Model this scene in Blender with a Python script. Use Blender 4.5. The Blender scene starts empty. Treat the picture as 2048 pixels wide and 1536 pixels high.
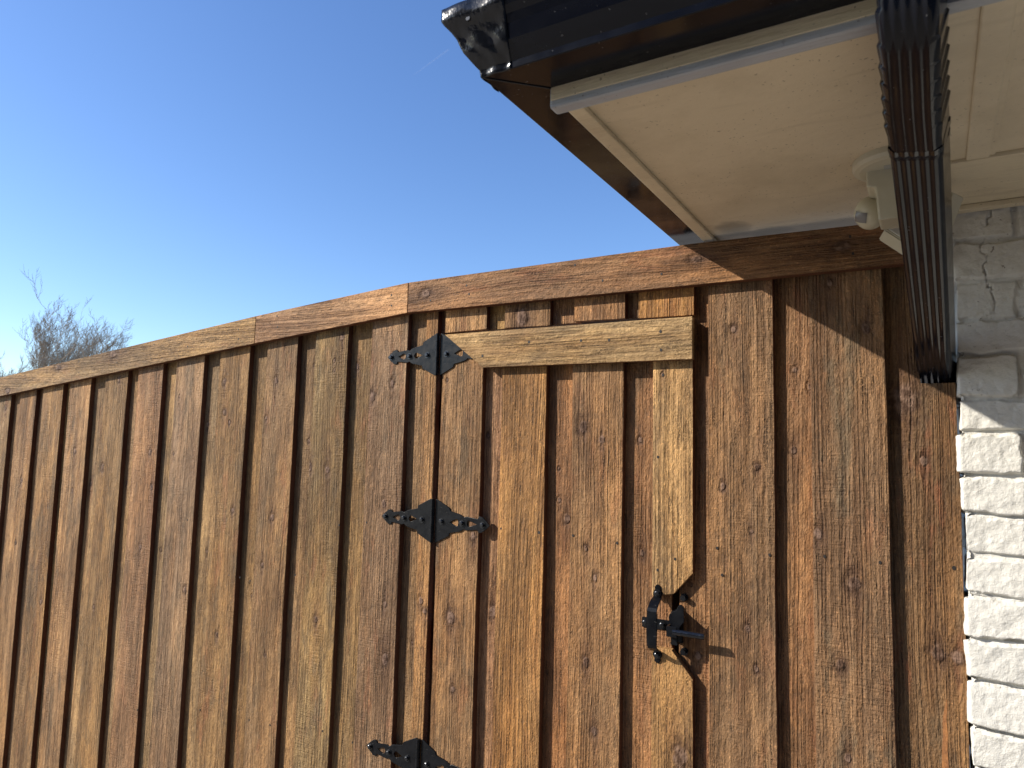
import bpy, bmesh, math, random
import numpy as np
from mathutils import Vector, Matrix
PI = math.pi
S = bpy.context.scene
# ---------------------------------------------------------------- camera
CAM = Vector((0, -1.4, 1.5))
F = 1400.0
_n = lambda v: Vector(v).normalized()
Zi = _n((361, -14268, F)); Xi = -_n((-2330, (F*F-361*2330)/14268, F)); Yi = Zi.cross(Xi)
M = Matrix((Xi, Yi, Zi))                 # world <- (image right, image down, forward)
cam = bpy.data.cameras.new('camera'); co = bpy.data.objects.new('camera', cam); S.collection.objects.link(co)
S.camera = co
R = Matrix((M @ Vector((1, 0, 0)), M @ Vector((0, -1, 0)), M @ Vector((0, 0, -1)))).transposed()
co.matrix_world = Matrix.Translation(CAM) @ R.to_4x4()
cam.sensor_fit = 'HORIZONTAL'; cam.sensor_width = 36; cam.lens = F/2048*36
cam.clip_start = 0.02; cam.clip_end = 9000
cam.dof.use_dof = True; cam.dof.focus_distance = 1.65; cam.dof.aperture_fstop = 11
# ---------------------------------------------------------------- sun and sky
L = Vector((1.4, 1.0, -0.98)).normalized()           # direction the light travels
sun = bpy.data.lights.new('sun', 'SUN'); so = bpy.data.objects.new('sun', sun); S.collection.objects.link(so)
sun.energy = 5.0; sun.angle = math.radians(0.5); sun.color = (1, .93, .82)
so.rotation_euler = L.to_track_quat('-Z', 'Y').to_euler()
W = bpy.data.worlds.new('World'); S.world = W; W.use_nodes = True
wn = W.node_tree.nodes; wl = W.node_tree.links
sky = wn.new('ShaderNodeTexSky'); sky.sky_type = 'NISHITA'; sky.sun_disc = False
sky.sun_elevation = math.asin(-L.z); sky.sun_rotation = math.atan2(-L.x, -L.y)
sky.air_density = 1.0; sky.dust_density = .4; sky.ozone_density = 3.6; sky.altitude = 100
bg = wn['Background']; bg.inputs[1].default_value = .148
hs = wn.new('ShaderNodeHueSaturation'); hs.inputs['Saturation'].default_value = 1.12; hs.inputs['Hue'].default_value = .508
wl.new(sky.outputs[0], hs.inputs['Color']); wl.new(hs.outputs[0], bg.inputs[0])
S.view_settings.view_transform = 'Standard'; S.view_settings.look = 'None'
S.view_settings.exposure = .57; S.view_settings.gamma = 1
S.cycles.max_bounces = 6; S.cycles.diffuse_bounces = 4

def at(px, py, y):
    """point of the vertical plane y=const seen at photograph pixel (px, py)"""
    r = M @ Vector((px-1024, py-768, F))
    return CAM + r * ((y-CAM.y)/r.y)
def atz(px, py, z):
    r = M @ Vector((px-1024, py-768, F))
    return CAM + r * ((z-CAM.z)/r.z)
rnd = random.Random(7)
def F2(v): return v
# ---------------------------------------------------------------- node helper
class NT:
    def __init__(s, tree): s.t = tree; s.n = tree.nodes; s.l = tree.links
    def set(s, sock, v):
        if isinstance(v, bpy.types.NodeSocket): s.l.new(v, sock)
        elif v is not None:
            if hasattr(sock, 'default_value') and not isinstance(v, (int, float)) and len(v) == 3 and len(sock.default_value) == 4: v = (*v, 1)
            sock.default_value = v
    def m(s, op, a, b=None, c=None, clamp=False):
        n = s.n.new('ShaderNodeMath'); n.operation = op; n.use_clamp = clamp
        for i, v in enumerate((a, b, c)):
            if v is not None: s.set(n.inputs[i], v)
        return n.outputs[0]
    def v(s, op, a, b=None):
        n = s.n.new('ShaderNodeVectorMath'); n.operation = op; s.set(n.inputs[0], a)
        if op == 'SCALE': s.set(n.inputs[3], b)
        elif b is not None: s.set(n.inputs[1], b)
        return n.outputs['Value'] if op in ('LENGTH', 'DOT_PRODUCT') else n.outputs[0]
    def noise(s, vec, scale=1, detail=2, rough=.5, dist=0, dim='3D', w=None):
        n = s.n.new('ShaderNodeTexNoise'); n.noise_dimensions = dim
        if dim != '1D': s.set(n.inputs['Vector'], vec)
        if w is not None: s.set(n.inputs['W'], w)
        s.set(n.inputs['Scale'], scale); s.set(n.inputs['Detail'], detail); s.set(n.inputs['Roughness'], rough)
        s.set(n.inputs['Distortion'], dist)
        return n.outputs[0]
    def mix(s, f, a, b, blend='MIX'):
        n = s.n.new('ShaderNodeMix'); n.data_type = 'RGBA'; n.blend_type = blend
        s.set(n.inputs[0], f); s.set(n.inputs[6], a); s.set(n.inputs[7], b); return n.outputs[2]
    def mr(s, v, a, b, c=0, d=1, smooth=False):
        n = s.n.new('ShaderNodeMapRange'); n.interpolation_type = 'SMOOTHSTEP' if smooth else 'LINEAR'
        for i, x in enumerate((v, a, b, c, d)): s.set(n.inputs[i], x)
        return n.outputs[0]
    def sep(s, v):
        n = s.n.new('ShaderNodeSeparateXYZ'); s.set(n.inputs[0], v); return n.outputs
    def comb(s, x, y, z):
        n = s.n.new('ShaderNodeCombineXYZ')
        for i, q in enumerate((x, y, z)): s.set(n.inputs[i], q)
        return n.outputs[0]
    def attr(s, name):
        n = s.n.new('ShaderNodeAttribute'); n.attribute_type = 'OBJECT'; n.attribute_name = name; return n
def newmat(name):
    m = bpy.data.materials.new(name); m.use_nodes = True
    return m, NT(m.node_tree), m.node_tree.nodes['Principled BSDF']
def bump(nt, bsdf, h, strength, dist):
    n = nt.n.new('ShaderNodeBump'); nt.set(n.inputs['Height'], h)
    n.inputs['Strength'].default_value = strength; n.inputs['Distance'].default_value = dist
    nt.l.new(n.outputs[0], bsdf.inputs['Normal'])
NK = 6
def wood_material():
    m, t, b = newmat('stained_cedar')
    oc = t.n.new('ShaderNodeTexCoord').outputs['Object']
    oi = t.n.new('ShaderNodeObjectInfo')
    rn = oi.outputs['Random']
    x, y, z = t.sep(oc)[:3]
    off = t.v('SCALE', (7.1, 3.3, 13.7), rn)
    p = t.v('ADD', oc, off)
    style = t.sep(t.attr('wood_style').outputs['Vector'])   # grey, red, saw marks
    P = lambda a, c: t.v('MULTIPLY', p, (a, a, c))
    # knots
    wob = t.m('MULTIPLY', t.m('SUBTRACT', t.noise(P(75, 55), 1, 3), .5), .010)
    ksum = None; kcore = None; kring = None; khalo = None
    for i in range(NK):
        a = t.sep(t.attr('knot_%s' % 'abcdefgh'[i]).outputs['Vector'])
        dx = t.m('SUBTRACT', x, a[0]); dz = t.m('MULTIPLY', t.m('SUBTRACT', z, a[1]), .72)
        d = t.m('ADD', t.m('SQRT', t.m('ADD', t.m('MULTIPLY', dx, dx), t.m('MULTIPLY', dz, dz))), wob)
        inv = t.m('DIVIDE', 1, t.m('MAXIMUM', a[2], .00005))
        q = t.m('MULTIPLY', d, inv)
        dz2 = t.m('MULTIPLY', dz, .30)
        d2 = t.m('SQRT', t.m('ADD', t.m('MULTIPLY', dx, dx), t.m('MULTIPLY', dz2, dz2)))
        q2 = t.m('MULTIPLY', d2, inv)
        kk = t.m('POWER', 2.718, t.m('MULTIPLY', t.m('MULTIPLY', q2, q2), -.4))
        # the grain parts to either side of a knot
        k = t.m('MULTIPLY', kk, t.m('MULTIPLY', dx, -.55))
        core = t.mr(q, .55, 1.15, 1, 0, True)
        rg = t.m('MULTIPLY', t.mr(q, .6, 1.0, 0, 1, True), t.mr(q, 1.0, 2.3, 1, 0, True))
        on = t.m('GREATER_THAN', a[2], .001)
        ksum = k if ksum is None else t.m('ADD', ksum, k)
        kcore = core if kcore is None else t.m('MAXIMUM', kcore, core)
        kring = rg if kring is None else t.m('MAXIMUM', kring, rg)
        khalo = kk if khalo is None else t.m('MAXIMUM', khalo, kk)
    low = t.m('SUBTRACT', t.noise(P(6, .8), 1, 1.5), .5)
    mid = t.m('SUBTRACT', t.noise(P(26, 5), 1, 2), .5)
    r3 = t.m('POWER', t.m('FRACT', t.m('MULTIPLY', rn, 17.3)), 2)
    amp = t.mr(r3, 0, 1, .015, .14)
    g = t.m('ADD', t.m('ADD', x, t.m('MULTIPLY', low, amp)), t.m('ADD', t.m('MULTIPLY', mid, .006), ksum))
    g = t.m('ADD', g, t.m('MULTIPLY', rn, 31))
    ring = t.noise(None, 1, 1.4, .6, 0, '1D', t.m('MULTIPLY', g, 175))
    ring = t.mr(ring, .36, .62, 0, 1, True)
    band = t.noise(None, 1, 1.5, .6, 0, '1D', t.m('MULTIPLY', g, 38))
    fing = t.comb(t.m('MULTIPLY', g, 520), t.m('MULTIPLY', y, 500), t.m('MULTIPLY', z, 26))
    fibre = t.noise(fing, 1, 2, .65)
    crk = t.noise(t.comb(t.m('MULTIPLY', g, 300), t.m('MULTIPLY', y, 200), t.m('MULTIPLY', z, 9)), 1, 2.5, .7)
    crack = t.mr(crk, .585, .66, 0, 1, True)
    crack = t.m('MULTIPLY', crack, t.mr(t.noise(P(240, 240), 1, 1), .40, .55, .15, 1))
    speck = t.noise(P(330, 190), 1, 2, .65)
    coarse = t.noise(P(150, 60), 1, 2, .6)
    saw = t.noise(P(25, 300), 1, 1, .5)
    sawm = t.m('MULTIPLY', t.mr(t.noise(P(14, 5), 1, 2), .46, .60, 0, 1, True), style[2])
    blot = t.noise(P(20, 6), 1, 4.5, .68)
    blot2 = t.noise(t.v('ADD', P(9, 2.2), (5, 5, 5)), 1, 3, .6)
    fleck = t.mr(t.noise(P(300, 260), 1, 1, .5), .66, .70, 0, .8)
    blot3 = t.noise(t.v('ADD', P(24, 6), (9, 1, 5)), 1, 4, .65)
    calm = t.mr(t.noise(t.v('ADD', P(19, 3.2), (31, 2, 4)), 1, 3, .6), .38, .60, .22, 1, True)
    mott = t.noise(t.v('ADD', P(75, 38), (1, 22, 4)), 1, 3, .6)
    # colour
    tint = t.mix(1, oi.outputs['Color'], (1.0, .975, .90), 'MULTIPLY')
    c = t.mix(t.m('MULTIPLY', t.mr(ring, 0, 1, .62, 0), calm), tint, t.mix(1, tint, (.50, .43, .36), 'MULTIPLY'))
    c = t.mix(t.mr(band, .40, .62, .55, 0), c, t.mix(1, c, (.62, .56, .50), 'MULTIPLY'))
    c = t.mix(t.mr(blot2, .42, .66, 0, 1, True), c, t.mix(1, c, (1.5, 1.42, 1.25), 'MULTIPLY'))
    blot4 = t.noise(t.v('ADD', P(5, 1.6), (2, 15, 7)), 1, 4, .6)
    c = t.mix(t.mr(blot4, .46, .66, 0, .6, True), c, t.mix(1, c, (.58, .50, .44), 'MULTIPLY'))
    gr = t.m('MULTIPLY', t.mr(blot, .50, .66, 0, .75, True), style[0])
    c = t.mix(gr, c, t.mix(t.m('MULTIPLY', ring, .6), (.085, .062, .038), (.165, .125, .075)))
    rd = t.m('MULTIPLY', t.mr(blot3, .54, .68, 0, .75, True), style[1])
    c = t.mix(rd, c, (.28, .10, .045))
    c = t.mix(t.mr(mott, .36, .56, .28, 0), c, t.mix(1, c, (.55, .48, .42), 'MULTIPLY'))
    c = t.mix(t.mr(mott, .52, .70, 0, .3), c, t.mix(1, c, (1.5, 1.45, 1.35), 'MULTIPLY'))
    c = t.mix(t.m('MULTIPLY', t.mr(fibre, .32, .62, .62, 0), calm), c, (.04, .024, .014))
    c = t.mix(t.m('MULTIPLY', crack, t.mr(t.noise(t.v('ADD', P(30, 4), (3, 8, 1)), 1, 2), .38, .62, .05, .75)), c, (.022, .013, .008))
    c = t.mix(t.mr(coarse, .30, .46, .38, 0), c, (.07, .045, .028))
    c = t.mix(t.mr(speck, .52, .68, 0, .4), c, t.mix(1, c, (1.6, 1.57, 1.5), 'MULTIPLY'))
    c = t.mix(fleck, c, t.mix(1, c, (1.7, 1.6, 1.5), 'MULTIPLY'))
    pale = t.mr(t.noise(P(90, 60), 1, 2), .40, .62, 0, 1)
    kc = t.mix(pale, (.055, .028, .017), (.20, .125, .088))
    c = t.mix(t.m('MULTIPLY', khalo, t.mr(coarse, .3, .6, .85, .45)), c, (.085, .042, .023))
    c = t.mix(t.m('MULTIPLY', kring, t.mr(t.noise(P(60, 60), 1, 2), .42, .6, .0, .75)), c, (.05, .024, .013))
    c = t.mix(t.m('MULTIPLY', kcore, .85), c, kc)
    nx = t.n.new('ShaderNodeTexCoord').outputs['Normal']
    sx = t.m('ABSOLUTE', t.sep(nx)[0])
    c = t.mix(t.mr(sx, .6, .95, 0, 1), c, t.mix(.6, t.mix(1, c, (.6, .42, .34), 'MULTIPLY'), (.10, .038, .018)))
    t.set(b.inputs['Base Color'], c)
    t.set(b.inputs['Roughness'], .75); b.inputs['Specular IOR Level'].default_value = .22
    h = t.m('MULTIPLY', t.m('MULTIPLY', ring, .6), calm)
    h = t.m('ADD', h, t.m('MULTIPLY', t.m('MULTIPLY', fibre, .9), calm))
    h = t.m('ADD', h, t.m('MULTIPLY', mott, 1.2))
    h = t.m('ADD', h, t.m('MULTIPLY', speck, .9))
    h = t.m('ADD', h, t.m('MULTIPLY', coarse, 1.0))
    h = t.m('ADD', h, t.m('MULTIPLY', crack, -.9))
    h = t.m('ADD', h, t.m('MULTIPLY', t.m('MULTIPLY', saw, sawm), 1.2))
    h = t.m('ADD', h, t.m('MULTIPLY', kring, -.9))
    bump(t, b, h, 1.0, .0023)
    return m
WOOD = wood_material()
def simple(name, col, rough=.5, metal=0, nscale=None, nstr=.2, ndist=.002, colvar=None, spec=.5):
    m, t, b = newmat(name)
    oc = t.n.new('ShaderNodeTexCoord').outputs['Object']
    c = col
    if colvar:
        c = t.mix(t.mr(t.noise(oc, colvar[1], 5, .6), .38, .66, 0, 1), col, colvar[0])
    t.set(b.inputs['Base Color'], c); b.inputs['Roughness'].default_value = rough; b.inputs['Metallic'].default_value = metal
    b.inputs['Specular IOR Level'].default_value = spec
    if nscale: bump(t, b, t.noise(oc, nscale, 4, .6), nstr, ndist)
    return m
def gutter_mat():
    m, t, b = newmat('black_gutter_paint')
    oc = t.n.new('ShaderNodeTexCoord').outputs['Object']
    dust = t.mr(t.noise(oc, 170, 1, .5), .76, .78, 0, .25)
    film = t.mr(t.noise(t.v('MULTIPLY', oc, (6, 6, 25)), 1, 4, .6), .4, .75, 0, .012)
    c = t.mix(t.m('MAXIMUM', dust, film), (.004, .005, .009), (.25, .25, .25))
    t.set(b.inputs['Base Color'], c)
    t.set(b.inputs['Roughness'], t.mr(t.noise(oc, 30, 4), .3, .7, .12, .20)); b.inputs['Specular IOR Level'].default_value = .25
    bump(t, b, t.m('ADD', t.noise(oc, 14, 2), t.m('MULTIPLY', t.noise(oc, 300, 2), .03)), .3, .004)
    return m
GUT = gutter_mat()
CRUMP = simple('crumpled_black_metal', (.004, .005, .008), .2, 0, 26, .3, .008)
HARD0 = simple('black_hardware_coating', (.004, .005, .007), .3, 0, 240, .12, .0006, ((.009, .010, .012), 40), .35)
def hardware():
    m, t, b = newmat('worn_black_hardware')
    oc = t.n.new('ShaderNodeTexCoord').outputs['Object']
    sc_ = t.m('MAXIMUM', t.mr(t.noise(oc, 520, 2, .6), .70, .75, 0, .25), t.mr(t.noise(t.v('MULTIPLY', oc, (60, 60, 380)), 1, 3, .6), .66, .72, 0, .25))
    c = t.mix(t.mr(t.noise(oc, 45, 4), .4, .7, 0, 1), (.003, .0035, .005), (.007, .0075, .009))
    t.set(b.inputs['Base Color'], t.mix(sc_, c, (.13, .12, .11)))
    t.set(b.inputs['Roughness'], t.mr(t.noise(oc, 60, 3), .3, .7, .24, .40)); b.inputs['Specular IOR Level'].default_value = .2
    bump(t, b, t.noise(oc, 260, 3), .18, .0007)
    return m
HARD = hardware()
BOLT = simple('black_bolt', (.05, .052, .056), .26, .85)
STEEL = simple('dull_steel', (.35, .36, .37), .35, .9)
NAIL = simple('nail_hole', (.012, .008, .006), .7)
ZSF = CAM.z+.446
def paint_mat(name, col, dirt, wrk=1.0, grain=False, stains=()):
    m, t, b = newmat(name)
    oc = t.n.new('ShaderNodeTexCoord').outputs['Object']
    d = t.m('MAXIMUM', t.mr(t.noise(oc, 5, 6, .68), .48, .74, 0, .7), t.mr(t.noise(t.v('MULTIPLY', oc, (5, 34, 5)), 1, 3, .6), .58, .72, 0, .5))
    sp = t.mr(t.noise(oc, 210, 1, .5), .70, .74, 0, .6)
    sp = t.m('MULTIPLY', sp, t.mr(t.noise(oc, 9, 2), .40, .55, 0, 1))
    c = t.mix(d, col, dirt)
    c = t.mix(sp, c, (.12, .09, .06))
    if stains:
        X = t.sep(oc); wv = t.m('MULTIPLY', t.m('SUBTRACT', t.noise(oc, 28, 4, .6), .5), 1.6)
        for sx_, sy_, rx_, ry_ in stains:
            u = t.m('DIVIDE', t.m('SUBTRACT', X[0], sx_), rx_); v_ = t.m('DIVIDE', t.m('SUBTRACT', X[1], sy_), ry_)
            q_ = t.m('ADD', t.m('ADD', t.m('MULTIPLY', u, u), t.m('MULTIPLY', v_, v_)), wv)
            c = t.mix(t.mr(q_, .1, 1.4, .62, 0, True), c, (.17, .145, .105))
    t.set(b.inputs['Base Color'], c); b.inputs['Roughness'].default_value = .42
    v = t.v('MULTIPLY', oc, (22, 170, 170)) if grain else oc
    h = t.m('ADD', t.noise(v, 1 if grain else 45, 3, .6), t.m('MULTIPLY', t.noise(oc, 420, 2), .18))
    h = t.m('ADD', h, t.m('MULTIPLY', t.noise(oc, 6, 2), 2.0*wrk))
    bump(t, b, h, .55 if grain else .32, .003)
    return m
_q1 = atz(1462, 452, ZSF); _q2 = atz(1530, 455, ZSF)
CREAM = paint_mat('cream_soffit_paint', (.61, .52, .37), (.43, .355, .24), stains=[(_q1.x, _q1.y+.02, .035, .05), (_q2.x, _q2.y+.03, .05, .03)])
CREAMG = paint_mat('cream_board_paint', (.62, .53, .37), (.40, .32, .21), grain=True)
GREYP = paint_mat('weathered_grey_paint', (.36, .375, .40), (.24, .25, .265), grain=True)
PLAST = simple('ivory_plastic', (.50, .465, .355), .38, 0, 60, .05, .001, ((.45, .41, .30), 12))
PLASTG = simple('grey_plastic', (.38, .37, .34), .4)
LENS = simple('sensor_lens', (.16, .15, .145), .25)
def brick_paint():
    m, t, b = newmat('white_painted_brick')
    oc = t.n.new('ShaderNodeTexCoord').outputs['Object']
    zz = t.sep(oc)[2]
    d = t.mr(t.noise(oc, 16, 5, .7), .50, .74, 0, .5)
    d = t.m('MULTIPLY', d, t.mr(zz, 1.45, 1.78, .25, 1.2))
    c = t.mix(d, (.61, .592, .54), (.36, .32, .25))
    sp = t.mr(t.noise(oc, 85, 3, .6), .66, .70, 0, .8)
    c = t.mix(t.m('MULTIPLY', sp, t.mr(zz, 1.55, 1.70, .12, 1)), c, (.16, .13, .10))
    t.set(b.inputs['Base Color'], c); b.inputs['Roughness'].default_value = .6
    h = t.m('ADD', t.noise(oc, 130, 4, .65), t.m('MULTIPLY', t.noise(oc, 480, 2), .35))
    bump(t, b, h, .6, .003)
    return m
BRICK = brick_paint()
# ---------------------------------------------------------------- object helpers
COL = S.collection
def link(name, me, mat=None, parent=None, mw=None, smooth=False):
    o = bpy.data.objects.new(name, me); COL.objects.link(o)
    if mat:
        me.materials.clear(); me.materials.append(mat)
    if smooth: me.shade_smooth()
    if parent is not None:
        o.parent = parent; o.matrix_parent_inverse = parent_world(parent).inverted()
    if mw is not None: o.matrix_basis = mw
    return o
def parent_world(p):
    w = p.matrix_basis.copy()
    while p.parent is not None:
        w = p.parent.matrix_basis @ p.matrix_parent_inverse @ w if False else parent_world(p.parent) @ p.matrix_parent_inverse @ w
        break
    return w
def tag(o, label=None, cat=None, group=None, kind=None):
    if label: o['label'] = label
    if cat: o['category'] = cat
    if group: o['group'] = group
    if kind: o['kind'] = kind
    return o
def thing(name, label, cat, loc, group=None):
    o = bpy.data.objects.new(name, None); COL.objects.link(o); o.location = loc
    o.matrix_basis = Matrix.Translation(loc); o.empty_display_size = .1
    return tag(o, label, cat, group)
def bm_mesh(bm, name):
    me = bpy.data.meshes.new(name); bm.normal_update(); bm.to_mesh(me); bm.free(); return me
def add_box(bm, x0, x1, y0, y1, z0, z1):
    vs = [bm.verts.new(p) for p in ((x0,y0,z0),(x1,y0,z0),(x1,y1,z0),(x0,y1,z0),(x0,y0,z1),(x1,y0,z1),(x1,y1,z1),(x0,y1,z1))]
    for f in ((0,3,2,1),(4,5,6,7),(0,1,5,4),(1,2,6,5),(2,3,7,6),(3,0,4,7)): bm.faces.new([vs[i] for i in f])
    return vs
def box(name, b, mat, parent, bev=.001):
    bm = bmesh.new(); add_box(bm, *b)
    if bev: bmesh.ops.bevel(bm, geom=bm.edges[:], offset=bev, segments=2, affect='EDGES', profile=.6)
    return link(name, bm_mesh(bm, name), mat, parent)
def prism_bm(pts, y0, y1, bev=.0008):
    """polygon given as (x, z) extruded from y0 to y1"""
    bm = bmesh.new()
    a = [bm.verts.new((x, y0, z)) for x, z in pts]; b = [bm.verts.new((x, y1, z)) for x, z in pts]
    n = len(pts)
    bm.faces.new(a); bm.faces.new(b[::-1])
    for i in range(n): bm.faces.new((a[i], b[i], b[(i+1) % n], a[(i+1) % n]))
    bmesh.ops.recalc_face_normals(bm, faces=bm.faces[:])
    if bev: bmesh.ops.bevel(bm, geom=bm.edges[:], offset=bev, segments=2, affect='EDGES', profile=.6)
    return bm
def cyl(bm, a, b, r, n=16, r2=None, cap=True):
    a = Vector(a); b = Vector(b); d = (b-a).normalized(); r2 = r if r2 is None else r2
    u = d.orthogonal().normalized(); v = d.cross(u)
    A = [bm.verts.new(a+(u*math.cos(2*PI*i/n)+v*math.sin(2*PI*i/n))*r) for i in range(n)]
    B = [bm.verts.new(b+(u*math.cos(2*PI*i/n)+v*math.sin(2*PI*i/n))*r2) for i in range(n)]
    for i in range(n): bm.faces.new((A[i], A[(i+1) % n], B[(i+1) % n], B[i]))
    if cap: bm.faces.new(A[::-1]); bm.faces.new(B)
# ---------------------------------------------------------------- wooden boards
def wood_props(o, tint, style, knots, mwinv=None):
    o.color = (*tint, 1)
    o['wood_style'] = style
    for i in range(NK):
        o['knot_%s' % 'abcdefgh'[i]] = knots[i] if i < len(knots) else (50.0, 50.0, .0001)
def tone(k=1.0, red=0.0):
    a = rnd.uniform(.86, 1.16)*k
    return (min(1, .300*a*(1+.08*red)), .198*a*(1+rnd.uniform(-.05, .05)-.08*red), .108*a*(1+rnd.uniform(-.14, .10)-.16*red))
def knots_from_px(lst, y, origin, horiz=False):
    out = []
    for px, py, r in lst:
        p = at(px, py, y)-origin
        out.append((-p.z, p.x, r) if horiz else (p.x, p.z, r))
    return out
def board(name, parent, x0, x1, z0, zt0, zt1, y0, y1, tint, style=(.5, .2, .5), kn=(), wob=.0009, seed=None, nrand=2):
    """an upright board with slightly wandering edges; top runs from zt0 (left) to zt1 (right)"""
    rr = random.Random(seed if seed is not None else int(x0*1e4) & 0xffff)
    w = x1-x0; cx = (x0+x1)/2; org = Vector((cx, (y0+y1)/2, z0))
    n = 46; e = .0012; hy = (y1-y0)/2
    ph = [rr.uniform(0, 6.28) for _ in range(6)]
    def wb(t, s):
        return wob*(math.sin(t*3.1+ph[s])+.6*math.sin(t*9.7+ph[s+2])+.35*math.sin(t*31+ph[s+4])+.3*rr.uniform(-1, 1))
    bow = rr.uniform(-.0012, .0012)
    bm = bmesh.new(); rows = []
    for i in range(n+1):
        t = i/n
        l = -w/2+wb(t*2, 0); r = w/2+wb(t*2, 1)
        zl = (zt0-z0)*t; zr = (zt1-z0)*t
        yb = bow*math.sin(t*PI*2+ph[0])
        prof = [(l, -hy+e, zl), (l+e, -hy, zl), (r-e, -hy, zr), (r, -hy+e, zr), (r, hy, zr), (l, hy, zl)]
        rows.append([bm.verts.new((a, b+yb, c)) for a, b, c in prof])
    for i in range(n):
        for j in range(6):
            k = (j+1) % 6
            bm.faces.new((rows[i][j], rows[i][k], rows[i+1][k], rows[i+1][j]))
    bm.faces.new(rows[0][::-1]); bm.faces.new(rows[-1])
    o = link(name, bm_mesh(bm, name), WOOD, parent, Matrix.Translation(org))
    ks = knots_from_px(kn, y0, org)
    for _ in range(nrand):
        ks.append((rr.uniform(-.4, .4)*w, rr.uniform(.45, .96)*(zt0-z0), rr.choice((.003, .0045, .006, .0075))))
    wood_props(o, tint, style, ks[:NK])
    return o
def plank(name, parent, pts, y0, y1, tint, style=(.4, .15, .3), kn=(), horiz=True, bev=.0012):
    """flat board with outline pts (world x, z); grain along x when horiz"""
    org = Vector((pts[0][0], (y0+y1)/2, pts[0][1])); hy = (y1-y0)/2
    loc = [(x-org.x, z-org.z) for x, z in pts]
    if horiz:
        a, b = pts[1] if len(pts) > 1 else pts[0], pts[0]
        ang = 0
        loc = [(-z, x) for x, z in loc]                      # local z runs along world x
        mw = Matrix.Translation(org) @ Matrix.Rotation(PI/2, 4, 'Y')
    else: mw = Matrix.Translation(org)
    bm = prism_bm(loc, -hy, hy, bev)
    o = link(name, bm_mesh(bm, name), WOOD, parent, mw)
    wood_props(o, tint, style, knots_from_px(kn, y0, org, horiz)[:NK])
    return o
_nailme = None
def nail(parent, px, py, y, r=.0016):
    global _nailme
    if _nailme is None:
        bm = bmesh.new(); cyl(bm, (0, .001, 0), (0, -.0006, 0), 1, 10)
        _nailme = bm_mesh(bm, 'nail'); _nailme.materials.append(NAIL)
    p = at(px, py, y)
    o = bpy.data.objects.new('nail', _nailme); COL.objects.link(o); o.parent = parent
    o.matrix_parent_inverse = parent_world(parent).inverted()
    o.matrix_basis = Matrix.Translation(p) @ Matrix.Diagonal((r*1.5, 1, r*1.9, 1))
    return o
TB = .016
XB_ = at(1914, 800, .004).x-.001
# ================================================================= THE GROUND
def ground():
    m, t, b = newmat('concrete_ground')
    oc = t.n.new('ShaderNodeTexCoord').outputs['Object']
    c = t.mix(t.mr(t.noise(oc, 2, 6, .6), .3, .7), (.34, .31, .26), (.26, .235, .20))
    t.set(b.inputs['Base Color'], c); b.inputs['Roughness'].default_value = .9
    bump(t, b, t.noise(oc, 60, 4), .4, .004)
    bm = bmesh.new(); r = 3000
    bm.faces.new([bm.verts.new(p) for p in ((-r, -r, 0), (r, -r, 0), (r, r, 0), (-r, r, 0))])
    tag(link('ground', bm_mesh(bm, 'ground'), m), kind='structure')
ground()
# ================================================================= THE FENCE
fence = thing('wooden_fence', 'brown stained wooden fence of overlapping upright boards, running left from the white brick wall', 'fence', (-1.1, 0, 0))
ZB = .04
def captop(x, which):
    # cap edges by world x on plane y=-.018
    pts = CAPT if which else CAPB
    for (xa, za), (xb, zb) in zip(pts, pts[1:]):
        if x <= xb or (xb, zb) == pts[-1]:
            return za+(zb-za)*(x-xa)/(xb-xa)
YC = -.02
ct = [at(0, 755, YC), at(512, 632, YC), at(817, 565, YC), at(1385, 487, YC), at(1800, 440, YC)]
cb = [at(0, 792, YC), at(512, 686, YC), at(817, 625, YC), at(1385, 570, YC), at(1815, 527, YC)]
def ext(a, b, x): return a.z+(b.z-a.z)*(x-a.x)/(b.x-a.x)
XL = -6.2
CAPT = [(XL, ext(ct[0], ct[1], XL))]+[(p.x, p.z) for p in ct]
CAPB = [(XL, ext(cb[0], cb[1], XL))]+[(p.x, p.z) for p in cb]
XR = .012
J = .0012
def cap_piece(xa, xb, kn, tint, style, nails, lab=None):
    xs = [xa]+[x for x, _ in CAPT if xa+.01 < x < xb-.01]+[xb]
    xs2 = [x for x in xs]
    top = [(x, captop(x, 1)) for x in xs]; bot = [(x, captop(x, 0)) for x in xs2[::-1]]
    o = plank('cap_board', fence, bot[::-1]+top[::-1], YC, -.0005, tint, style, kn)
    for px, py in nails: nail(o, px, py, YC, .0015)
    if lab: o['label'] = lab
    return o
j1 = ct[1].x; j2 = ct[2].x
cap_piece(XL, -3.9-J, [], tone(1.15), (.3, .2, .2), [])
cap_piece(-3.9+J, j1-J, [(117, 734, .013), (227, 708, .016), (15, 783, .012)], tone(1.22), (.35, .25, .1),
          [(50, 751), (50, 767), (158, 723), (158, 745), (234, 725), (302, 717), (308, 689), (375, 693), (477, 659), (477, 678)])
cap_piece(j1+J, j2-J, [(600, 740, .02)], (.46, .28, .16), (.12, .15, .1), [(554, 632), (555, 654), (783, 590), (783, 611)])
cap_piece(j2+J, XR, [(852, 588, .011), (1395, 518, .009), (1685, 490, .011)], (.27, .155, .085), (.3, .45, .2),
          [(861, 601), (933, 571), (938, 588), (1205, 561), (1323, 548), (1150, 530), (1700, 473), (1706, 507)])
BT = -.02     # board tops stop this much below the cap top
def ztop(x): return captop(x, 1)-.012
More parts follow.
